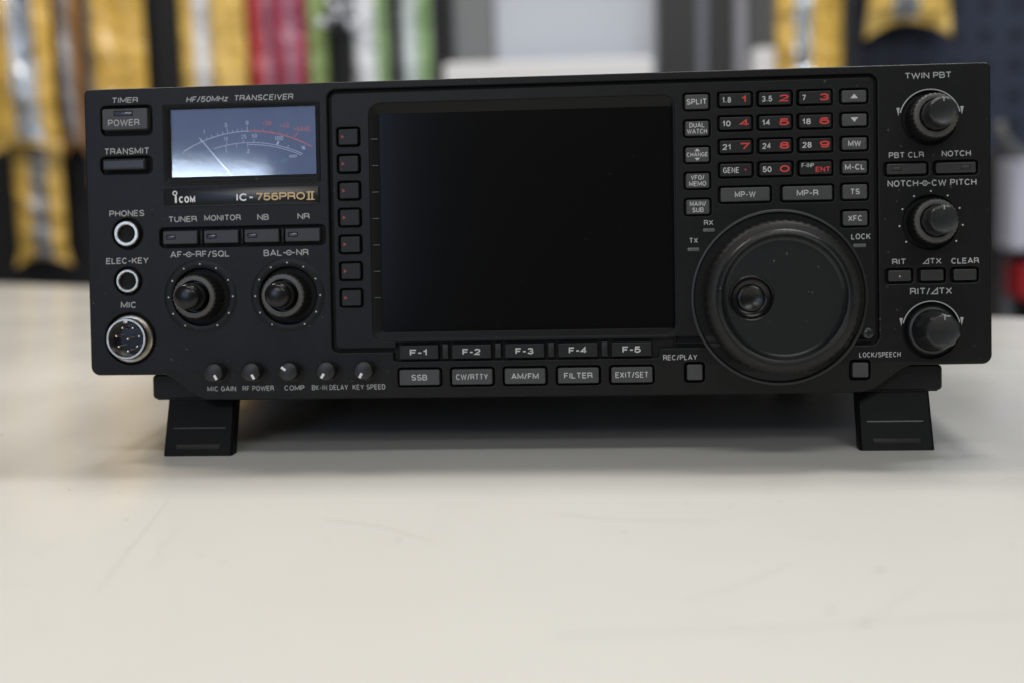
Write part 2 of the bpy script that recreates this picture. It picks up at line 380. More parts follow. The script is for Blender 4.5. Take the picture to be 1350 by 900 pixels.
YW = 1500.0
def backboard(name, x0, x1, z0, z1, y, m, label, cat, d=18, group=None):
    b = MB(True); b.box(x0, x1, y, y + d, z0, z1); o = b.build(name, m, smooth=0); return tagp(o, label, cat, group)
def peg_mat(name, col, sp, hole, rad):
    m = mat(name, col, 0.5, 0, 0.4, (8, 0.08)); nt = m.node_tree; b = nt.nodes['Principled BSDF']; lk = nt.links.new
    tc = [n for n in nt.nodes if n.type == 'TEX_COORD'][0]
    sx = nt.nodes.new('ShaderNodeSeparateXYZ'); lk(tc.outputs['Object'], sx.inputs[0])
    def fr(s):
        a = nt.nodes.new('ShaderNodeMath'); a.operation = 'DIVIDE'; a.inputs[1].default_value = sp; lk(s, a.inputs[0])
        f = nt.nodes.new('ShaderNodeMath'); f.operation = 'FRACT'; lk(a.outputs[0], f.inputs[0])
        g = nt.nodes.new('ShaderNodeMath'); g.operation = 'SUBTRACT'; g.inputs[1].default_value = .5; lk(f.outputs[0], g.inputs[0])
        h = nt.nodes.new('ShaderNodeMath'); h.operation = 'POWER'; h.inputs[1].default_value = 2; lk(g.outputs[0], h.inputs[0]); return h
    s = nt.nodes.new('ShaderNodeMath'); s.operation = 'ADD'; lk(fr(sx.outputs[0]).outputs[0], s.inputs[0]); lk(fr(sx.outputs[2]).outputs[0], s.inputs[1])
    c = nt.nodes.new('ShaderNodeMath'); c.operation = 'LESS_THAN'; c.inputs[1].default_value = rad * rad; lk(s.outputs[0], c.inputs[0])
    mx = nt.nodes.new('ShaderNodeMix'); mx.data_type = 'RGBA'; lk(c.outputs[0], mx.inputs[0])
    src = b.inputs['Base Color'].links[0].from_socket; lk(src, mx.inputs[6]); mx.inputs[7].default_value = (*hole, 1); lk(mx.outputs[2], b.inputs['Base Color'])
    return m
M['blackboard'] = peg_mat('black_pegboard', (0.012, 0.012, 0.013), 0.012, (0.003, 0.003, 0.003), .28)
M['navyboard'] = peg_mat('navy_pegboard', (0.028, 0.037, 0.066), 0.0447, (0.006, 0.007, 0.009), .2)
M['palegrey'] = mat('pale_board', (0.52, 0.56, 0.63), 0.5, 0, 0.4, (2, 0.06))
M['offwhite'] = mat('white_box', (0.80, 0.80, 0.82), 0.5)
M['midgrey'] = mat('grey_metal', (0.17, 0.18, 0.185), 0.4, 0, 0.5, (3, 0.15))
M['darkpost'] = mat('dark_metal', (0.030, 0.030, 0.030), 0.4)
M['stripgrey'] = mat('strip_grey', (0.20, 0.22, 0.26), 0.4)
M['lav'] = mat('pale_strip', (0.36, 0.36, 0.42), 0.4)
backboard('pegboard', -1500, -200, -700, 900, YW, M['blackboard'], 'black perforated display board behind the yellow and red packets at left', 'pegboard')
backboard('pegboard', 408, 1500, -700, 900, YW, M['navyboard'], 'navy blue pegboard with round holes on the right behind the radio', 'pegboard')
backboard('panel_board', -137, 112, -700, 900, YW + 20, M['palegrey'], 'pale blue grey board standing behind the long white box', 'board')
backboard('panel_board', 237, 296, -700, 900, YW + 20, M['midgrey'], 'mid grey board behind the small white box beside tall yellow packet', 'board')
backboard('cabinet_post', -199, -139, -700, 900, YW + 5, M['midgrey'], 'soft grey upright at the left edge of pale board', 'post')
backboard('cabinet_post', 114, 172, -700, 900, YW - 20, M['darkpost'], 'wide black upright at the right edge of pale board', 'post')
backboard('cabinet_post', 189, 228, -700, 900, YW - 20, M['darkpost'], 'narrower black upright right of the thin grey strip', 'post')
backboard('metal_strip', 173, 188, -700, 900, YW - 10, M['stripgrey'], 'thin grey strip between the two black uprights', 'strip')
backboard('metal_strip', 229, 247, -700, 900, YW - 10, M['lav'], 'pale lavender strip right of the narrower black upright', 'strip')
backboard('cabinet_post', 392, 406, -700, 900, YW - 15, M['darkpost'], 'slim black edge beside the navy pegboard', 'post')
def carton(x0, x1, y0, y1, z0, z1, m, label):
    b = MB(True)
    b.loft([[(x, y, z) for x, y in ((x0 + k, y0 + k), (x1 - k, y0 + k), (x1 - k, y1 - k), (x0 + k, y1 - k))] for z, k in ((z0, 3), (z0 + 3, 0), (z1 - 3, 0), (z1, 3))])
    tagp(b.build('carton', m, smooth=0), label, 'box')
carton(-196, 100, YW - 160, YW - 30, 60, 262, M['offwhite'], 'long white box in front of the pale grey board')
carton(249, 297, YW - 90, YW - 20, 60, 276, M['offwhite'], 'small white box between the lavender strip and tall yellow packet')

# packets hanging on the boards
def foil(name, col, rough=0.28):
    m = mat(name, col, rough, 0, 0.5, (14, 0.22), (28, 1.0, 0.02), 0.8); return m
PK = {'yellow': foil('yellow_film', (0.74, 0.47, 0.09)), 'amber': foil('amber_film', (0.34, 0.155, 0.03)), 'gold': foil('gold_film', (0.80, 0.54, 0.13)),
      'red': foil('red_film', (0.46, 0.03, 0.035)), 'mauve': foil('mauve_film', (0.36, 0.15, 0.22)), 'crimson': foil('crimson_film', (0.42, 0.035, 0.09)),
      'green': foil('green_film', (0.26, 0.36, 0.13)), 'leaf': foil('leaf_green_film', (0.21, 0.36, 0.13)), 'white': foil('white_film', (0.74, 0.77, 0.84)),
      'ice': foil('ice_film', (0.58, 0.66, 0.68)), 'grey': foil('grey_film', (0.22, 0.22, 0.23))}
SILV = mat('silver_film', (0.66, 0.70, 0.74), 0.14, 0.85, 0.5, (20, 0.35), (40, 0.9, 0.012))
SILVD = mat('dull_silver_film', (0.33, 0.34, 0.36), 0.3, 0.5, 0.5, (20, 0.35), (40, 0.9, 0.012))
def packet(x0, x1, ztop, zbot, y, col, label, win=None, winm=None, thick=14, flare=0.10, notch=18, yaw=0, winz=None):
    cx = (x0 + x1) / 2; hw = (x1 - x0) / 2; H = ztop - zbot
    t = thing('packet', label, 'packet', (cx * MM, y * MM, zbot * MM), 'plastic packets hanging on the boards')
    t.rotation_euler.z = R(yaw)
    nx, nz = 14, 26; seed = random.random() * 10
    def surf(a, c, side, off=0):        # a -1..1 across, c 0..1 up from the bottom
        pinch = 1 + flare * math.exp(-c * 9) - 0.05 * math.exp(-((c - .2) / .1) ** 2)
        z = c * H - (0 if c > .2 else 0) + notch * (1 - a * a) * math.exp(-c * 10)
        b = thick * max(0, 1 - a ** 4) * min(1, .12 + c * 4) * min(1, .12 + (1 - c) * 6)
        b += 3.0 * math.sin(a * 5 + seed + c * 7) * (1 - a * a) + 3.6 * math.sin(c * 27 + seed * 3 + a * 2) * (1 - a * a) + 1.5 * math.sin(c * 61 + seed * 7)* (1 - a * a)
        return (a * hw * pinch, -side * (b * .6 + .6) - side * off, z)
    mb = MB(True)
    pts = []; fs = []
    for side in (1, -1):
        k = len(pts)
        for j in range(nz + 1):
            for i in range(nx + 1): pts.append(surf(-1 + 2 * i / nx, j / nz, side))
        for j in range(nz):
            for i in range(nx): p = k + j * (nx + 1) + i; fs.append([p, p + 1, p + nx + 2, p + nx + 1])
    K = (nx + 1) * (nz + 1)
    rim = [i for i in range(nx + 1)] + [j * (nx + 1) + nx for j in range(1, nz + 1)] + [nz * (nx + 1) + i for i in range(nx - 1, -1, -1)] + [j * (nx + 1) for j in range(nz - 1, 0, -1)]
    for a, b in zip(rim, rim[1:] + rim[:1]): fs.append([a, b, K + b, K + a])
    mb.add(pts, fs); mb.build('bag', PK[col], t)
    if win:
        a0, a1 = [(p - cx) / hw for p in win]; c0, c1 = winz or (.03, .97)
        mb = MB(True); pts = []; fs = []; n2 = 6
        for off in (1.6, .2):
            k = len(pts)
            for j in range(nz + 1):
                for i in range(n2 + 1): pts.append(surf(a0 + (a1 - a0) * i / n2, c0 + (c1 - c0) * j / nz, 1, off))
            for j in range(nz):
                for i in range(n2): p = k + j * (n2 + 1) + i; fs.append([p, p + 1, p + n2 + 2, p + n2 + 1])
        mb.add(pts, fs); mb.build('window', winm or SILV, t)
    return t
CR = cam.rotation_euler.to_matrix()
def X(px, y=None):                         # column of the 1350-wide photo -> millimetres along the wall at depth y
    d = CR @ Vector(((px - 675) / 1650.0, (450 - 60) / 1650.0, -1.0)); y = YW - 35 if y is None else y
    return 29.0 + d.x / d.y * (y + 471.0)
y1 = YW - 30
packet(X(-8), X(78), 560, 150, y1 - 30, 'yellow', 'large yellow packet with a broad silver window at the far left', (X(27), X(58)), SILV, 22)
packet(X(80), X(112), 560, 146, y1 - 18, 'amber', 'narrow amber brown packet seen nearly edge on between two yellow packets', (X(90), X(103)), SILVD, 20, 0.02)
packet(X(108), X(190), 560, 100, y1, 'yellow', 'yellow packet with a grey left edge right of the amber packet', (X(108), X(124)), SILVD, 20, 0.02)
packet(X(3), X(68), 165, -26, y1, 'yellow', 'short yellow packet hanging low above the table edge', (X(28), X(50)), SILVD, 14, 0.2, 16)
packet(X(237), X(283), 560, 60, y1, 'gold', 'golden packet with a white stripe right of the dark gap', (X(258), X(277)), PK['white'], 18, 0.02)
packet(X(281), X(327), 560, 60, y1 - 14, 'gold', 'plain golden packet beside the first red packet', None, None, 18, 0.02)
packet(X(326), X(364), 560, 60, y1, 'red', 'bright red packet with mauve stripe next to the golden packet', (X(349), X(362)), PK['mauve'], 16, 0.02)
packet(X(362), X(405), 560, 60, y1 - 12, 'crimson', 'crimson packet with a mauve stripe next to the green packet', (X(379), X(394)), PK['mauve'], 16, 0.02)
packet(X(404), X(431), 560, 60, y1, 'green', 'olive green packet beside the crimson packet', None, None, 14, 0.02)
packet(X(466), X(512), 560, 60, y1, 'white', 'bluish white packet with green right edge', (X(497), X(511)), PK['leaf'], 14, 0.02)
packet(X(529), X(569), 560, 60, y1, 'ice', 'pale ice coloured packet with green right edge', (X(552), X(568)), PK['leaf'], 14, 0.02)
packet(X(1023, y1 - 70), X(1110, y1 - 70), 560, 60, y1 - 70, 'yellow', 'tall yellow packet with silver stripe left of the navy pegboard', (X(1046, y1 - 70), X(1068, y1 - 70)), SILV, 20, 0.02)
packet(X(1140), X(1248), 600, 287, y1 - 20, 'gold', 'yellow packet with flared lower corners hanging on navy pegboard', (X(1172), X(1206)), SILV, 20, 0.06, 24, 0, (.05, .9))
def AT(px, py, y):
    d = CR @ Vector(((px - 675) / 1650.0, (450 - py) / 1650.0, -1.0)); k = (y + 471.0) / d.y
    return (29.0 + d.x * k, y, 106.2 + d.z * k)
PEG = mat('polished_peg', (.75, .8, .9), .35, .6)
def peg(x, z, y=YW - 60, r=6):
    b = MB(True); n = 14
    loops = []
    for yy, rr_ in ((YW, 2.5), (y + 8, 2.5), (y + 4, r * .8), (y, r), (y - 4, r * .8), (y - 6, r * .2)):
        loops.append([(x + rr_ * math.cos(2 * math.pi * i / n), yy, z + rr_ * math.sin(2 * math.pi * i / n)) for i in range(n)])
    b.loft(loops); return b.build('display_hook', PEG)
for (px, py), lab in zip(((437, 5), (456, 8), (444, 21), (463, 33), (425, 30)), ('leftmost of the top shiny peg ends on black board between green and white packets', 'upper right shiny peg end on black board between green and white packets',
        'middle shiny peg end on black board between green and white packets', 'lowest right shiny peg end beside the bluish white packet', 'shiny peg end in front of the olive green packet')):
    yy = YW - (90 if px == 425 else 60); x_, y_, z_ = AT(px, py, yy); tagp(peg(x_, z_, y_, 7.5), lab, 'hook')
# hook, tag box and red item at the right edge
b = MB(True); pts = [AT(1319, 162, YW - 150), AT(1320, 172, YW - 148), AT(1327, 187, YW - 140), AT(1340, 199, YW - 110), AT(1356, 204, YW - 60), AT(1362, 204, YW - 2)]
loops = []
for i, p in enumerate(pts):
    d = (Vector(pts[min(i + 1, 5)]) - Vector(pts[max(i - 1, 0)])).normalized(); s = d.cross(Vector((0, 1, .3))).normalized(); q = d.cross(s)
    loops.append([tuple(Vector(p) + (s * math.cos(k * math.pi / 5) + q * math.sin(k * math.pi / 5)) * 6.5) for k in range(10)])
b.loft(loops); tagp(b.build('display_hook', mat('hook_metal', (.42, .41, .38), .35, .3)), 'curved grey metal hook at the right edge above the white box', 'hook')
def at_box(p0, p1, y): q0 = AT(*p0, y); q1 = AT(*p1, y); return q0[0], q1[0], y, y + 70, q1[2], q0[2]
carton(*at_box((1338, 211), (1420, 330), YW - 110), mat('lilac_white_box', (.60, .61, .72), .5), 'lilac white box hanging at the right edge below curved hook')
carton(*at_box((1285, 196), (1420, 560), YW - 16)[:3], YW - 4, *at_box((1285, 196), (1420, 560), YW - 16)[4:], M['darkpost'], 'black sheet standing in for shade on the pegboard behind the lilac white box at right')  # added black sheet: shade on the navy pegboard given as a dark colour
q = AT(1326, 332, YW - 30); q1 = AT(1338, 332, YW - 30)
backboard('cabinet_post', q[0], q1[0], -700, q[2], YW - 30, M['stripgrey'], 'slim grey post under the lilac white box at right', 'post')
carton(*at_box((1346, 348), (1420, 395), YW - 100), mat('red_box', (.40, .02, .025), .4), 'small red box at the right edge under the lilac white box')

# ================================================================== the radio
radio = thing('radio_transceiver', 'black radio transceiver with dark screen, large tuning dial and analogue meter on white table', 'radio')
radio.rotation_euler.x = R(-TILT)

# --- case, inner plate
b = MB()
def sec(d, w): return [(x, y, w) for x, y in rr(0, -0.3, 337 - 2 * d, 107.6 - 2 * d, 2.5)]
b.loft([sec(0, -5.5), sec(0, -283), sec(2, -285)])
b.build('case', M['case'], radio)
b = MB(); b.loft([[(x, y, w) for x, y in rr(0, 0, 336, 106, 2)] for w in (-5.3, -2.3)]); b.build('inner_plate', M['inner'], radio)

# --- front panel outline with the lower lip
lip_l = [(-125.5, -64.9), (-128.5, -63.7), (-131.9, -60.9), (-136.1, -57.4), (-138.3, -55.9), (-140.6, -55.0)]
lip_r = [(140.6, -55.0), (138.1, -55.9), (134.6, -58.3), (130.2, -62.0), (127.3, -63.9), (123.4, -64.9)]
outer = rounded([(170, 54.9, 2.2), (-170, 54.9, 2.2), (-170, -54.9, 3.4)] + [(x, y, 0) for x, y in lip_l[::-1] + [(-113, -65.1), (115.7, -65.1)] + lip_r[::-1]] + [(170, -54.9, 3.4)], 5)

POWER = (-153.5, 42.7); TRANSMIT = (-154.0, 25.6)
ROW = [-133.2, -117.2, -101.4, -85.6]
FU = [-41.8 + 20.04 * i for i in range(5)]
RIT_U = [136.8, 148.5, 160.3]
holes = [rr(*POWER, 19.8, 11.0, 1.8), rr(*TRANSMIT, 20.0, 6.4, 1.8), rr(-109.3, -2.6, 64.2, 7.5, 1.5),
         rr(-108.7, 33.2, 57.4, 26.8, 1), circ(-154.2, -0.7, 5.9, 40), circ(-154.5, -18.9, 5.4, 40), circ(-154.1, -41.0, 9.9, 48),
         circ(-126, -25.5, 10.9, 56), circ(-92, -25.6, 10.9, 56),
         circ(148.3, 35.4, 9.9, 48), circ(148.4, -2.9, 9.9, 48), circ(148.3, -42.4, 10.1, 48),
         rr(139.6, 16.8, 15.9, 5.3, 1.2), rr(157.3, 16.9, 15.9, 5.3, 1.2)]
holes += [rr(u, -22.3, 10.0, 5.6, 1.2) for u in RIT_U]
holes += [rr(u, -57.2, 16.7, 7.2, 1.2) for u in FU]
holes += [rr(61.7, -56.6, 7.4, 7.4, 1.2), rr(122.4, -56.5, 7.4, 7.4, 1.2)]
g = 1.25
holes.append(rounded([(129.4, 52.0, 3.2), (-75.2, 52.0, 3.2), (-75.2, -47.4, 2.6), (-51.6, -47.4, .8), (-51.6, -51.0, 1.0), (48.6, -51.0, 1.0), (48.6, -47.4, .8), (129.4, -47.4, 3.0)], 5))
panel = plate('front_panel', [outer] + holes, -5.2, 0.0, 0.55, M['panel'], radio, (-53.6, 0.10))

# --- display surround: its own moulding, set in the groove
AR = [34.0 - 10.15 * i for i in range(7)]
COLL = [('SPLIT', 43.4), ('DUAL', 33.6), ('CHANGE', 23.9), ('VFO', 14.3), ('MAIN', 4.6)]
COLR = [('UP', 43.8, 4.3), ('DN', 35.2, 4.3), ('MW', 26.5, 4.3), ('M-CL', 17.9, 4.4), ('TS', 8.9, 5.2), ('XFC', -0.9, 5.2)]
KP = [('1.8', '1'), ('3.5', '2'), ('7', '3'), ('10', '4'), ('14', '5'), ('18', '6'), ('21', '7'), ('24', '8'), ('28', '9'), ('GENE', '·'), ('50', '0'), ('F-INP', 'ENT')]
KPU = [77.7, 92.2, 106.8]; KPV = [43.8, 35.1, 26.5, 17.9]
sub = rounded([(128.2, 50.6, 2.4), (-73.8, 50.6, 2.4), (-73.8, -46.0, 2.0), (-50.6, -46.0, .6), (-50.6, -43.6, .5), (54.4, -43.6, .5), (54.4, -46.0, .6), (128.2, -46.0, 2.2)], 5)
sh = [rr(-1.9, 1.5, 114.8, 89.6, 4.4, 6)]
sh += [rr(-67.3, v, 8.9, 7.3, 1.1) for v in AR]
sh += [rr(63.6, v, 10.0, 6.7, 1.1) for n, v in COLL]
sh += [rr(120.9, v, 10.4, h + 1.5, 1.1) for n, v, h in COLR]
sh += [rr(u, v, 13.2, 6.0, 1.1) for v in KPV for u in KPU]
sh += [rr(81.0, 8.8, 19.6, 6.6, 1.1), rr(103.7, 8.8, 19.6, 6.6, 1.1)]
surround = plate('display_surround', [sub] + sh, -4.6, 0.35, 0.40, M['panel'], radio)

# thin seams, keypad outline
for u in (-54.0, 49.7):
    b = MB(); b.box(u - .14, u + .14, 46.6, 50.3, .345, .37); b.build('seam_line', M['inner'], surround, smooth=0)
b = MB()
b2 = [(113.4, 47.9), (70.9, 47.9), (70.9, 13.6), (113.4, 13.6), (113.4, 47.9)]
ribbon(b, b2, .22, lambda x, y, z: (x, y, z), .37)
b.build('keypad_outline', M['inner'], surround, smooth=0)

# --- screen
b = MB()
def rl(u0, u1, v0, v1, r, w): return [(x, y, w) for x, y in rr((u0 + u1) / 2, (v0 + v1) / 2, u1 - u0, v1 - v0, r, 6)]
b.loft([rl(-59.3, 55.5, -43.3, 46.3, 4.4, .2), rl(-58.6, 54.9, -42.6, 45.6, 3.9, .0), rl(-55.7, 54.0, -40.0, 42.4, 1.2, -1.9)], False, False)
bz = b.build('screen_bezel', M['bezel'], radio)
b = MB(); b.loft([rl(-55.7, 54.0, -40.0, 42.4, .3, w) for w in (-2.2, -1.75)]); b.build('screen', M['screen'], radio)
b = MB(); b.loft([rl(-59.0, 55.2, -43.2, -40.4, .3, w) for w in (-.7, -.05)])
b.build('bezel_ledge', M['panel'], bz)
b = MB()
for v in [33.0 - 10.0 * i for i in range(7)]: b.box(-58.6, -56.2, v - .12, v + .12, -.25, -.02)
b.build('tick_mark', M['led'], bz, smooth=0)

# --- buttons
def button(u, v, W, H, m='cap', top=1.1, label=None, r=.6, bv=.35):
    b = MB(); b.rbox(u, v, W, H, -2.3, top, r, bv, .15)
    return b.build('button', M[m], radio, label, smooth=14)
def tri(mb, u, v, W, H, w, d):
    if d == 'r': P = [(u - W / 2, v + H / 2), (u - W / 2, v - H / 2), (u + W / 2, v)]
    else:
        s = 1 if d == 'u' else -1; P = [(u - W / 2, v - s * H / 2), (u + W / 2, v - s * H / 2), (u, v + s * H / 2)]
    mb.add([(x, y, w) for x, y in P], [[0, 1, 2]])
def led(u, v, W, H, w, parent, m='ledblue'):
    b = MB(); b.rbox(u, v, W, H, w - .3, w + .18, .3, .15); return b.build('indicator', M[m], parent)
bt = button(*(POWER[0], POWER[1] + .3), 17.8, 7.9, 'cap', 1.6, 'large button marked POWER', .8)
legend('POWER', -153.9, 41.6, 12.0, 2.5, bt, 'legend', .15, 1.65)
b = MB(); b.rbox(-154.0, 45.1, 7.6, 2.1, 1.4, 1.63, .2, .05); b.build('indicator_frame', M['inner'], bt); led(-154.0, 45.1, 6.9, 1.5, 1.62, bt)
button(-154.3, 25.8, 16.9, 4.2, 'cap', 1.8, 'slim glossy TRANSMIT button', .7, .8).data.materials[0] = mat('transmit_cap', (.022, .022, .025), .3, 0, .4)
for i, (u, n) in enumerate(zip(ROW, ('TUNER', 'MONITOR', 'NB', 'NR'))):
    bt = button(u, -2.6, 13.5, 5.0, 'caprow', 1.0, 'button under the word ' + n, .5)
    b = MB(); b.rbox(u - 3.6, -2.45, 3.9, 1.9, .8, 1.03, .5, .05); b.build('indicator_frame', M['inner'], bt)
    led(u - 3.6, -2.45, 3.2, 1.25, 1.02, bt)
for i in range(3):
    u = (ROW[i] + ROW[i + 1]) / 2; b = MB(); b.rbox(u, -2.6, 1.1, 5.4, -2.3, .1, .2, .2); b.build('divider', M['panel'], panel)
for i, v in enumerate(AR):
    bt = button(-67.3, v, 7.5, 5.9, 'capdark', .9, 'soft key with a small red arrow')
    b = MB(); tri(b, -69.3, v, 1.2, 1.5, .96, 'r'); b.build('legend', M['dimred'], bt, smooth=0, recalc=False)
for i, u in enumerate(FU):
    bt = button(u, -47.7, 14.9, 5.2, 'capdark', 1.3, 'button marked F-%d' % (i + 1), .5)
    legend('F-%d' % (i + 1), u, -47.8, 6.6, 2.35, bt, 'legend_bright', .21, 1.36)
    if i < 4:
        b = MB(); b.rbox(u + 10.02, -47.5, 2.3, 5.4, -2.3, .55, .3, .25); b.build('divider', M['capdark'], panel)
for u, n, W in zip(FU, ('SSB', 'CW/RTTY', 'AM/FM', 'FILTER', 'EXIT/SET'), (5.9, 12.1, 10.0, 10.3, 12.3)):
    bt = button(u, -57.2, 15.3, 5.8, 'cap', 1.0, 'button marked ' + n)
    legend(n, u, -57.2, W, 2.2, bt, 'legend_bright', .16, 1.06)
def two(bt, a, c, u, v, Wa, Wc):
    mb = MB(); write(mb, a, u, v + 1.15, Wa, 1.75, .17, 1.06, gap=.11); write(mb, c, u, v - 1.15, Wc, 1.75, .17, 1.06, gap=.11)
    mb.build('legend', M['legend_bright'], bt, smooth=0, recalc=False)
for n, v in COLL:
    full = {'DUAL': 'DUAL WATCH', 'VFO': 'VFO/MEMO', 'MAIN': 'MAIN/SUB'}.get(n, n)
    bt = button(63.6, v, 8.6, 5.3, 'cap', 1.0, 'button marked ' + full)
    if n == 'SPLIT': legend('SPLIT', 63.6, v, 7.4, 2.1, bt, 'legend_bright', .17, 1.06)
    if n == 'DUAL': two(bt, 'DUAL', 'WATCH', 63.6, v, 5.6, 7.3)
    if n == 'VFO': two(bt, 'VFO/', 'MEMO', 63.6, v, 5.0, 6.3)
    if n == 'MAIN': two(bt, 'MAIN/', 'SUB', 63.6, v, 6.0, 4.2)
    if n == 'CHANGE':
        def ex(mb): tri(mb, 63.6, v + 1.75, 2.0, 1.1, 1.06, 'u'); tri(mb, 63.6, v - 1.75, 2.0, 1.1, 1.06, 'd')
        legend('CHANGE', 63.6, v, 7.8, 1.6, bt, 'legend_bright', .18, 1.06, extra=ex)
for n, v, h in COLR:
    bt = button(120.9, v, 8.9, h, 'cap', 1.0, {'UP': 'button with an up arrow', 'DN': 'button with a down arrow'}.get(n, 'button marked ' + n))
    if n in ('UP', 'DN'):
        b = MB(); tri(b, 120.9, v, 2.8, 1.7, 1.06, 'u' if n == 'UP' else 'd'); b.build('legend', M['legend_bright'], bt, smooth=0, recalc=False)
    else: legend(n, 120.9, v, {'MW': 4.6, 'M-CL': 6.9, 'TS': 3.4, 'XFC': 5.2}[n], 2.1, bt, 'legend_bright', .17, 1.06)
for i, (a, c) in enumerate(KP):
    u = KPU[i % 3]; v = KPV[i // 3]
    bt = button(u, v, 11.7, 4.6, 'capdark', 1.0, 'keypad button marked %s and %s' % (a, c if c != '·' else 'a red dot'))
    mb = MB()
    Wn = {'1.8': 3.2, '3.5': 3.7, '7': 1.3, '10': 2.9, '14': 2.9, '18': 3.0, '21': 3.0, '24': 3.1, '28': 3.2, 'GENE': 5.9, '50': 3.2, 'F-INP': 4.4}[a]
    if a == 'F-INP': write(mb, a, u - 2.9, v + 1.0, Wn, 1.5, .16, 1.06, gap=.11)
    else: write(mb, a, u - 4.7 + Wn / 2, v - .1, Wn, 2.1, .17, 1.06)
    mb.build('legend', M['legend_bright'], bt, smooth=0, recalc=False)
    mb = MB()
    if c == '·': mb.rbox(u + 3.5, v, .6, .6, 1.0, 1.06, .2, .01)
    elif c == 'ENT': write(mb, c, u + 2.6, v - .55, 5.2, 1.9, .2, 1.06, gap=.11)
    else: write(mb, c, u + 3.3, v, 3.5 if c != '1' else 2.0, 2.55, .215, 1.06)
    mb.build('legend', M['red'], bt, 'red legend', smooth=0, recalc=False)
for u, n in ((81.0, 'MP-W'), (103.7, 'MP-R')):
    bt = button(u, 8.8, 18.0, 5.1, 'cap', 1.0, 'wide button marked ' + n); legend(n, u, 8.8, 7.6, 2.2, bt, 'legend_bright', .16, 1.06)
for u, W, dx, n in ((139.6, 14.2, -3.6, 'PBT CLR'), (157.3, 14.2, 3.4, 'NOTCH')):
    bt = button(u, 16.8, W, 3.8, 'caprow', .9, 'slim button under the words ' + n)
    b = MB(); b.rbox(u + dx, 16.9, 3.4, 1.7, .7, .93, .2, .05); b.build('indicator_frame', M['inner'], bt); led(u + dx, 16.9, 2.9, 1.25, .9, bt, 'caprow')
for u, n in zip(RIT_U, ('RIT', '⊿TX', 'CLEAR')):
    bt = button(u, -22.3, 8.2, 4.0, 'caprow', .9, 'small button under ' + ('TX' if 'TX' in n else n))
    if n == 'RIT': b = MB(); b.lathe(u, -22.5, [(.28, .8), (.28, 1.0), (.1, 1.05)], 10); b.build('indicator', M['legend_bright'], bt)
button(61.7, -56.6, 5.7, 5.8, 'cap', .9, 'square button under REC/PLAY'); button(122.4, -56.5, 5.7, 5.4, 'cap', .9, 'square button under LOCK/SPEECH')

# --- printed legends on the panel
for s, u, v, W, H, sh_ in (('TIMER', -153.8, 50.4, 10.0, 2.1, .14), ('TRANSMIT', -153.6, 30.9, 17.2, 2.45, .05), ('HF/50MHz  TRANSCEIVER', -108.9, 49.9, 40.2, 2.2, .17),
        ('PHONES', -154.2, 7.1, 13.4, 2.35, .04), ('ELEC-KEY', -154.5, -11.1, 16.2, 2.35, .04), ('MIC', -154.4, -28.1, 6.0, 2.4, .04),
        ('TUNER', -132.3, 4.4, 10.8, 2.2, 0), ('MONITOR', -116.7, 4.6, 13.8, 2.2, 0), ('NB', -100.9, 4.5, 4.4, 2.2, 0), ('NR', -85.2, 4.5, 4.6, 2.2, 0),
        ('AF⊙RF/SQL', -125.9, -9.1, 22.6, 2.4, 0), ('BAL⊙NR', -92.3, -9.2, 17.0, 2.4, 0),
        ('TWIN PBT', 147.7, 50.7, 16.2, 2.2, 0), ('PBT CLR', 139.7, 21.9, 12.2, 2.1, 0), ('NOTCH', 157.6, 22.0, 10.1, 2.1, 0), ('NOTCH⊙CW PITCH', 148.8, 11.5, 31.0, 2.3, 0),
        ('RIT', 136.8, -17.1, 4.8, 2.1, 0), ('⊿TX', 148.7, -17.1, 6.5, 2.1, 0), ('CLEAR', 160.5, -17.2, 9.6, 2.1, 0), ('RIT/⊿TX', 148.2, -28.1, 14.6, 2.4, 0)):
    legend(s, u, v, W, H, panel, 'legend', .16, .05, sh_)
def lipw(v): return .05 - max(0, -53.6 - v) * 0.10
def lip_legend(s, u, v, W, H):
    mb = MB(); write(mb, s, u, v, W, H, .165, .05, place=lambda a, b_, c_: (a, b_, c_ - max(0, -53.6 - b_) * .10)); mb.build('legend', M['legend'], panel, smooth=0, recalc=False)
for s, u, W in (('MIC GAIN', -118.8, 11.2), ('RF POWER', -104.5, 12.2), ('COMP', -90.4, 7.6), ('BK-IN DELAY', -76.6, 14.0), ('KEY SPEED', -61.5, 12.6)): lip_legend(s, u, -60.65, W, 1.95)
lip_legend('REC/PLAY', 56.4, -51.0, 12.6, 2.0); lip_legend('LOCK/SPEECH', 129.6, -51.0, 15.0, 1.9)
legend('RX', 67.5, -1.3, 3.3, 1.9, surround, 'legend', .17, .42); legend('TX', 61.9, -7.8, 3.2, 1.9, surround, 'legend', .17, .42); legend('LOCK', 123.0, -7.6, 7.0, 2.1, surround, 'legend', .17, .42)
for u, v, W in ((67.6, -4.1, 4.3), (61.8, -11.1, 4.3), (122.5, -10.9, 4.6)):
    b = MB(); b.rbox(u, v, W, 1.25, .2, .55, .2, .1); b.build('indicator', M['led'], surround)
def dots(u, v, r, angs, rad, parent):
    b = MB()
    for a in angs: b.lathe(u + r * math.cos(R(a)), v + r * math.sin(R(a)), [(rad, .0), (rad, .06)], 12)
    b.build('scale_dot', M['legend_bright'], parent, smooth=0)
DA = [90 + 30 * k for k in range(-5, 6)]
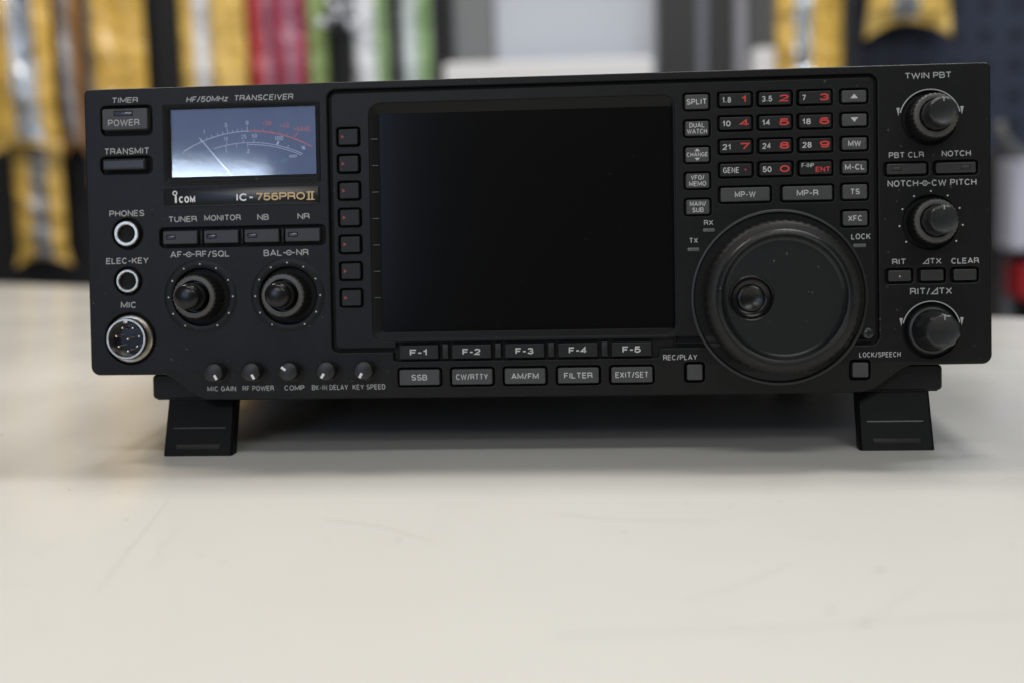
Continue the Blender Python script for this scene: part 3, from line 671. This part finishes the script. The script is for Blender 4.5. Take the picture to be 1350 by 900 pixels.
for u, v in ((-126, -25.5), (-92, -25.6)):          # raised ring round the two audio knobs
    b = MB(); b.lathe(u, v, [(14.4, -.2), (14.35, .0), (14.1, .12), (11.6, .12), (11.2, .0), (10.7, -1.2)], 96, cap1=False); rg = b.build('scale_ring', M['panel'], radio)
    b = MB()
    for a in DA: b.lathe(u + 12.6 * math.cos(R(a)), v + 12.6 * math.sin(R(a)), [(.33, .1), (.33, .2)], 12)
    b.build('scale_dot', M['legend_bright'], rg, smooth=0)
dots(148.4, -2.9, 11.4, [90 + 32 * k for k in range(-4, 5)], .33, panel)
def pbt_arc(u, v, r):
    b = MB(); ribbon(b, [(u + r * math.cos(R(a)), v + r * math.sin(R(a))) for a in range(14, 167, 4)], .42, lambda x, y, z: (x, y, z), .05)
    for s in (-1, 1):
        c = (u + s * (r + .1), v + r * math.sin(R(14)) + 1.0)
        b.add([(c[0] - .25 * s, c[1] + .9, .06), (c[0] + .95 * s, c[1] + .9, .06), (c[0] + s * .25, c[1] - 2.1, .06)], [[0, 1, 2]])
    b.build('scale_arc', M['legend'], panel, smooth=0, recalc=False)
pbt_arc(148.3, 34.6, 11.0); pbt_arc(148.3, -42.3, 10.5)

# --- knobs
def knurl(n, amp): return lambda i, k: 1 + (amp if i % 2 else -amp)
def dual_knob(u, v, w1, w2, r1, glossy, label):
    t = MB(); n = 120
    t.lathe(u, v, [(r1 + .5, -2.2), (r1 + .3, w1 * .5), (r1 + .05, w1 - .8), (r1 - .35, w1 - .15), (r1 - 1.0, w1), (r1 - 1.9, w1 - .05), (r1 - 2.2, w1 - .5), (r1 - 2.3, w1 - 3)], n,
            lambda i, k: 1 + (.013 if (i // 2) % 2 else -.013) * (1 if k < 3 else .2 if k < 5 else 0), cap1=True)
    k = t.build('knob', [M['knob'], M['knobring']], radio, label)
    for p in k.data.polygons:                   # the worn satin front lip of the ring
        r_ = Vector((p.center.x - L(u, v, 0).x, p.center.z - L(u, v, 0).z)).length / MM
        if p.center.y < L(0, 0, w1 - .75).y and r_ > r1 - 2.0: p.material_index = 1
    c = MB()
    if glossy:
        c.lathe(u, v, [(5.3, w1 - 3), (5.2, w1 + 3), (5.0, w2 - 3), (4.7, w2 - 1.5), (4.0, w2 - .55), (2.8, w2 - .1), (1.2, w2 + .1), (.3, w2 + .12)], 40)
        c.build('inner_knob', M['gloss'], k)
    else:
        c.lathe(u, v, [(5.6, w1 - 3), (5.5, w1 + 2), (5.15, w2 - 1.0), (4.7, w2 - .2), (4.3, w2), (3.6, w2 - .15), (1.5, w2 - .35), (.3, w2 - .4)], 36,
                lambda i, k_: 1 + (.012 if (i // 2) % 2 else -.012) * (1 if k_ < 3 else 0))
        ik = c.build('inner_knob', M['tip'], k)
        b = MB(); b.rbox(u, v + 4.1, .35, 1.5, w2 - .4, w2 + .06, .1, .03); b.build('pointer', M['legend'], ik)
dual_knob(-126, -25.5, 8.3, 17.6, 8.1, True, 'dual knob under the AF and RF/SQL legend')
dual_knob(-92, -25.6, 8.3, 17.2, 8.1, True, 'dual knob under the BAL and NR legend')
dual_knob(148.3, 35.0, 8.8, 19.0, 7.9, False, 'dual knob under TWIN PBT')
dual_knob(148.4, -2.9, 8.0, 18.2, 7.9, False, 'dual knob under NOTCH and CW PITCH')
t = MB(); t.lathe(148.3, -42.4, [(9.2, -2.2), (9.0, .6), (8.4, 1.6), (7.6, 1.9), (7.2, 1.6)], 60)
k = t.build('knob', M['knob'], radio, 'single faceted knob under the lower RIT legend')
c = MB(); c.lathe(148.3, -42.4, [(7.3, 1.2), (7.0, 6), (6.2, 14.8), (5.7, 15.8), (5.2, 16.1), (4.4, 15.9), (2, 15.6), (.3, 15.5)], 40, lambda i, k_: 1 + (.02 if (i // 2) % 2 else -.025) * (1 if k_ < 4 else 0))
ik = c.build('inner_knob', M['tip'], k)
b = MB(); b.rbox(148.9, -37.6, .35, 1.8, 15.6, 16.2, .1, .03); b.build('pointer', M['legend'], ik)
for u, a, n in ((-120, -62, 'MIC GAIN'), (-105.6, -60, 'RF POWER'), (-91.2, 143, 'COMP'), (-76.8, -122, 'BK-IN DELAY'), (-62.4, -118, 'KEY SPEED')):
    v = -54.15; b = MB()
    b.lathe(u, v, [(4.1, -1.2), (4.0, -.1), (3.75, -.05), (3.7, 5.2), (3.4, 5.8), (3.0, 6.0), (.3, 6.0)], 36, lambda i, k_: 1 + (.025 if (i // 2) % 2 else -.025) * (1 if 1 < k_ < 4 else 0))
    k = b.build('knob', M['knob'], radio, 'small trimmer knob above ' + n)
    b = MB(); ca, sa = math.cos(R(a)), math.sin(R(a))
    b.add([(u + ca * r_ - sa * s, v + sa * r_ + ca * s, 6.06) for r_, s in ((1.0, -.5), (3.0, -.5), (3.0, .5), (1.0, .5))], [[0, 1, 2, 3]])
    b.build('pointer', M['white'], k, smooth=0, recalc=False)

# --- tuning dial
DU, DV = 93.1, -29.4
b = MB(); b.lathe(DU, DV, [(32.6, -1.2), (32.5, .75), (32.1, 1.0), (31.5, 1.0), (31.1, .7), (30.9, -.3), (26, -.3)], 128, cap1=True); b.build('dial_collar', M['knob'], radio)
t = MB(); nd = 240
t.lathe(DU, DV, [(r_ * .965 if r_ > 24.5 else r_, w_2) for r_, w_2 in [(28.2, -.2), (28.9, 2.0), (29.1, 4), (28.9, 10.5), (28.4, 12.4), (27.6, 13.4), (26.6, 13.9), (25.4, 14.2), (24.2, 14.6), (23.6, 15.3), (23.0, 15.5), (22.5, 15.3), (22.0, 14.4), (21.3, 13.4), (20.5, 13.0), (20.4, 9)]], nd,
        lambda i, k: 1 + (.007 if (i // 2) % 2 else -.007) * (1 if 1 <= k <= 3 else .35 if k == 4 else 0), cap1=False)
dial = t.build('tuning_dial', [M['rubber'], M['dial']], radio)
for p in dial.data.polygons:
    r_ = Vector((p.center.x - L(DU, DV, 0).x, p.center.z - L(DU, DV, 0).z)).length / MM
    if r_ < 24.3: p.material_index = 1
fu, fv = DU - 11.6, DV - .3
plate('dial_plate', [circ(DU, DV, 20.7, 96), circ(fu, fv, 7.9, 64)], 10, 13.02, .15, M['dial'], dial)
b = MB(); b.lathe(fu, fv, [(8.3, 12.9), (8.25, 13.3), (7.95, 13.5), (7.6, 13.3), (7.2, 12.2), (6.3, 11.3), (5.2, 11.0), (4.9, 11.4), (4.6, 11.9), (4.0, 12.1), (3.2, 11.8), (1.6, 11.4), (.2, 11.3)], 64)
b.build('finger_dimple', M['gloss'], dial)

# --- screw
b = MB(); b.lathe(125.4, -43.2, [(2.1, .2), (2.0, .55), (1.6, .85), (.2, .95)], 32); sc_ = b.build('screw', M['tip'], surround)
b = MB(); b.box(124.1, 126.7, -43.5, -42.9, .7, .97); b.box(125.1, 125.7, -44.5, -41.9, .7, .975); b.build('cross_slot', M['inner'], sc_, smooth=0)

# --- jacks and microphone connector
for v, r0, r1, rec, n in ((-0.7, 4.85, 3.3, 5.9, 'PHONES'), (-18.9, 4.5, 3.25, 5.4, 'ELEC-KEY')):
    b = MB(); b.lathe(-154.3, v, [(r0, -2), (r0, .9), (r0 - .3, 1.25), (r1 + .3, 1.25), (r1, .9), (r1 - .1, -2.1)], 56, cap1=False); k = b.build('jack', M['chrome'], radio, 'round jack socket under ' + n)
    b = MB(); b.lathe(-154.3, v, [(r1 - .05, -2.2), (r1 - .05, -1.2), (1.0, -1.6)], 32); b.build('socket_hole', M['inner'], k)
mu, mv = -154.1, -41.0
b = MB(); b.lathe(mu, mv, [(8.9, -2.2), (8.9, .3), (8.5, .7), (7.9, .7), (7.8, .2), (7.85, 4.0), (7.6, 4.6), (6.9, 4.6), (6.75, 4.2), (6.75, -1.6)], 64, cap1=False)
mic = b.build('microphone_connector', M['chrome'], radio)
b = MB(); b.lathe(mu, mv, [(6.8, -2.2), (6.8, -1.6), (.3, -1.6)], 40); b.build('insulator', M['conn'], mic)
for i in range(8):
    a = R(90 - 26 + 360 / 7 * i); px_, py_ = (mu + 4.6 * math.cos(a), mv + 4.6 * math.sin(a)) if i < 7 else (mu, mv)
    b = MB(); b.lathe(px_, py_, [(.5, -1.6), (.5, 2.4), (.35, 2.8), (.1, 2.9)], 14); b.build('pin', M['pin'], mic)
b = MB(); b.rbox(mu - .2, mv + 6.4, 1.9, 1.0, -1, 4.4, .4, .2); b.build('key_notch', M['chrome'], mic)

# --- meter
b = MB()
def rq(u0, u1, v0, v1, r, w): return [(x, y, w) for x, y in rr((u0 + u1) / 2, (v0 + v1) / 2, u1 - u0, v1 - v0, r)]
b.loft([rq(-139.2, -78.2, 17.3, 48.2, .9, -.2), rq(-139.1, -78.3, 17.4, 48.1, .8, .25), rq(-138.8, -78.6, 17.7, 47.8, .7, .45), rq(-138.0, -79.3, 18.5, 47.1, .5, .3), rq(-136.3, -79.9, 20.5, 46.3, .3, -1.0), rq(-136.3, -79.9, 20.5, 46.3, .3, -2.2)], False, False)
meter = b.build('meter', M['panel'], radio, 'analogue meter with white needle and red scale end')
b = MB(); b.loft([rq(-136.4, -79.8, 20.4, 46.4, .2, w) for w in (-2.28, -2.0)]); b.build('meter_face', M['meterface'], meter)
def F(px, py): return (-136.2 + (px - 62) * 56 / 1226.0, 46.0 - (py - 55) * 25.6 / 560.0)      # meter art, drawn on a 1350-wide sketch of the face
def art(name, m, fn, w=-1.9):
    b = MB(); fn(b, w); b.build(name, M[m], meter, smooth=0, recalc=False)
def carc(cx, top, Rr, x0, x1, n=30): return [F(x0 + (x1 - x0) * i / n, top + Rr - math.sqrt(Rr * Rr - (x0 + (x1 - x0) * i / n - cx) ** 2)) for i in range(n + 1)]
idp = lambda x, y, z: (x, y, z)
def yon(x, cx, top, Rr): return top + Rr - math.sqrt(Rr * Rr - (x - cx) ** 2)
def tick(b, x, cx, top, Rr, ln, t, w, s=1):
    y = yon(x, cx, top, Rr); dx, dy = (x - cx) / Rr, (y - (top + Rr)) / Rr
    ribbon(b, [F(x, y), F(x + dx * ln * s, y + dy * ln * s)], t, idp, w + .01)
def a1(b, w):
    ribbon(b, carc(715, 240, 1080, 160, 720), .32, idp, w)
    for x in (310, 540, 705): tick(b, x, 715, 240, 1080, 42, .26, w)
    for x in (360, 405, 455, 498, 582, 622, 662): tick(b, x, 715, 240, 1080, 24, .22, w)
    ribbon(b, carc(715, 335, 1050, 420, 1175), .26, idp, w); ribbon(b, carc(715, 352, 1050, 705, 1160), .26, idp, w + .012)
    for x in (530, 670, 760, 1045): tick(b, x, 715, 335, 1050, 26, .24, w)
    for x in (610, 705, 515): tick(b, x, 715, 335, 1050, -36, .2, w)
    ribbon(b, [F(955, 358), F(972, 332)], .75, idp, w + .02)
    for s, x, y, W in (('1', 335, 235, .7), ('5', 525, 185, 1.1), ('9', 705, 170, 1.1), ('10', 520, 300, 1.7), ('25', 675, 285, 2.0), ('50', 765, 280, 2.0), ('100', 972, 306, 3.3), ('∞', 1090, 455, 3.0), ('%', 1180, 390, 1.5), ('1', 520, 400, .6), ('2', 710, 405, .9)):
        u, v = F(x, y); write(b, s, u, v, W, 1.65, .16, w + .02)
art('scale', 'metgrey', a1)
def a2(b, w):
    ribbon(b, carc(715, 240, 1080, 722, 1255), .55, idp, w)
    for x in (770, 840, 905, 975, 1040): tick(b, x, 715, 240, 1080, 22, .3, w)
    ribbon(b, [F(1105, 300), F(1135, 265)], .5, idp, w + .01)
    for s, x, y, W in (('+20', 875, 178, 3.5), ('+40', 1022, 200, 3.6), ('+60dB', 1170, 233, 6.4)):
        u, v = F(x, y); write(b, s, u, v, W, 1.85, .19, w + .02)
art('red_scale', 'metred', a2)
def a3(b, w): u, v = F(1012, 492); write(b, 'dB', u, v, 2.6, 1.5, .15, w)
art('scale_note', 'metteal', a3)
b = MB(); p0, p1 = Vector(F(306, 296)), Vector(F(568, 612)); d_ = (p1 - p0).normalized(); n_ = Vector((-d_.y, d_.x))
b.add([(*(p0 + n_ * .24), -1.4), (*(p0 - n_ * .24), -1.4), (*(p1 - n_ * .24), -1.4), (*(p1 + n_ * .24), -1.4), (*(p0 + n_ * .24), -1.6), (*(p0 - n_ * .24), -1.6), (*(p1 - n_ * .24), -1.6), (*(p1 + n_ * .24), -1.6)],
      [[0, 1, 2, 3], [4, 7, 6, 5], [0, 4, 5, 1], [1, 5, 6, 2], [2, 6, 7, 3], [3, 7, 4, 0]])
b.build('needle', M['needle'], meter, smooth=0)
b = MB(); b.loft([rq(-136.3, -79.9, 20.5, 46.3, .2, w) for w in (-1.0, -.7)]); b.build('meter_glass', M['glass'], meter)

# --- name badge
b = MB(); b.rbox(-109.2, 12.6, 60.6, 7.0, -.2, .5, .9, .25); badge = b.build('name_badge', M['badge'], radio)
mb = MB(); write(mb, 'COM', -130.2, 11.8, 6.4, 2.5, .26, .56, gap=.12)
ribbon(mb, [(-134.6, 10.6), (-134.6, 13.3)], .75, idp, .57)
ribbon(mb, [(-134.9 + .75 * math.cos(R(a)), 14.3 + .75 * math.sin(R(a))) for a in range(0, 361, 20)], .42, idp, .58)
mb.build('emblem', M['white'], badge, smooth=0, recalc=False)
mb = MB(); write(mb, 'IC-', -107.7, 12.2, 6.6, 2.9, .2, .56, gap=.12); mb.build('lettering', M['white'], badge, smooth=0, recalc=False)
mb = MB(); write(mb, '756PRO', -93.9, 12.2, 18.6, 2.9, .18, .56, gap=.12)  # white then gold: reflections on the metal letters put into their colours
for x in (-82.9, -81.6): ribbon(mb, [(x, 10.85), (x, 13.6)], .62, idp, .57)
for y in (10.75, 13.6): ribbon(mb, [(-83.8, y), (-80.7, y)], .42, idp, .59)
mb.build('lettering', M['gold'], badge, smooth=0, recalc=False)

# --- front foot ledge and legs
b = MB()
def lg(d, w): return [(x, y, w) for x, y in rr(2.6, -60.2, 304 - 2 * d, 9.6 - 2 * d, 1.6)]
b.loft([lg(.6, -9.6), lg(0, -10.4), lg(0, -44), lg(.6, -45)])
b.build('foot_ledge', M['case'], radio)
b = MB(); b.loft([[(x, y, w) for x, y in rr(2.6, -64.6, 301 - 2 * d, 1.6, .5)] for w, d in ((-10.6, 0), (-42, 0))]); b.build('ledge_skirt', M['case'], radio)
def leg(u, s):
    t0, t1, b0, b1 = 13.5, 13.5, 13.7, 13.7
    def lp(v, w0, w1, hw):
        return [(u - hw, v, w1 + .8), (u - hw, v, w0 - .8), (u - hw + .9, v, w0), (u + hw - .9, v, w0), (u + hw, v, w0 - .8), (u + hw, v, w1 + .8), (u + hw - .9, v, w1), (u - hw + .9, v, w1)]
    def vb(w): return (-87.08 - w * math.sin(R(TILT))) / math.cos(R(TILT))
    b = MB(); l0 = lp(-64.8, -11.6, -19.5, 13.4); l1 = [(x, vb(w), w) for x, _, w in lp(0, -4.6, -11.5, 13.7)]
    lm = [tuple(a + (c - a) * .93 for a, c in zip(p, q)) for p, q in zip(l0, l1)]
    b.loft([l0, lm, l1]); lg_ = b.build('leg', M['foot'], radio)
    def on(x, f, o=.12):                       # a point on the leg's sloping front, f = share of the way down
        v = -64.8 + f * (vb(-4.6) + 64.8); w = -11.6 + f * 7.0; return (u + x, v, w + o)
    m = MB()
    for a, c in (((-10.2, .52), (10.2, .52)), ((-10.2, .52), (-10.2, .96)), ((10.2, .52), (10.2, .96))):
        p = [on(a[0] - .15, a[1] - .008), on(c[0] + .15, c[1] - .008), on(c[0] + .15, c[1] + .012), on(a[0] - .15, a[1] + .012)]
        q = [(x, y, z - .3) for x, y, z in p]; m.loft([q, p])
    m.build('raised_border', M['tip'], lg_)
    m = MB(); P = [on(-8.6, .80, .1), on(8.6, .80, .1), on(8.6, .845, .75), on(-8.6, .845, .75), on(8.6, .88, .1), on(-8.6, .88, .1)]
    m.add(P, [[0, 1, 2, 3], [3, 2, 4, 5], [0, 3, 5], [1, 4, 2]]); m.build('grip_bar', M['caprow'], lg_)
leg(-130.3, -1); leg(136.7, 1)
for u in (-130, 136):
    w = -255; vt = -54.2; vbm = (-87.08 - w * math.sin(R(TILT))) / math.cos(R(TILT))
    n = 28; lo = [[(u + r_ * math.cos(2 * math.pi * i / n), v_ if v_ else (-87.08 - (w + r_ * math.sin(2 * math.pi * i / n)) * math.sin(R(TILT))) / math.cos(R(TILT)), w + r_ * math.sin(2 * math.pi * i / n)) for i in range(n)] for r_, v_ in ((9, vt), (9, -57), (8, None))]
    b = MB(); b.loft(lo); b.build('rear_foot', M['foot'], radio)
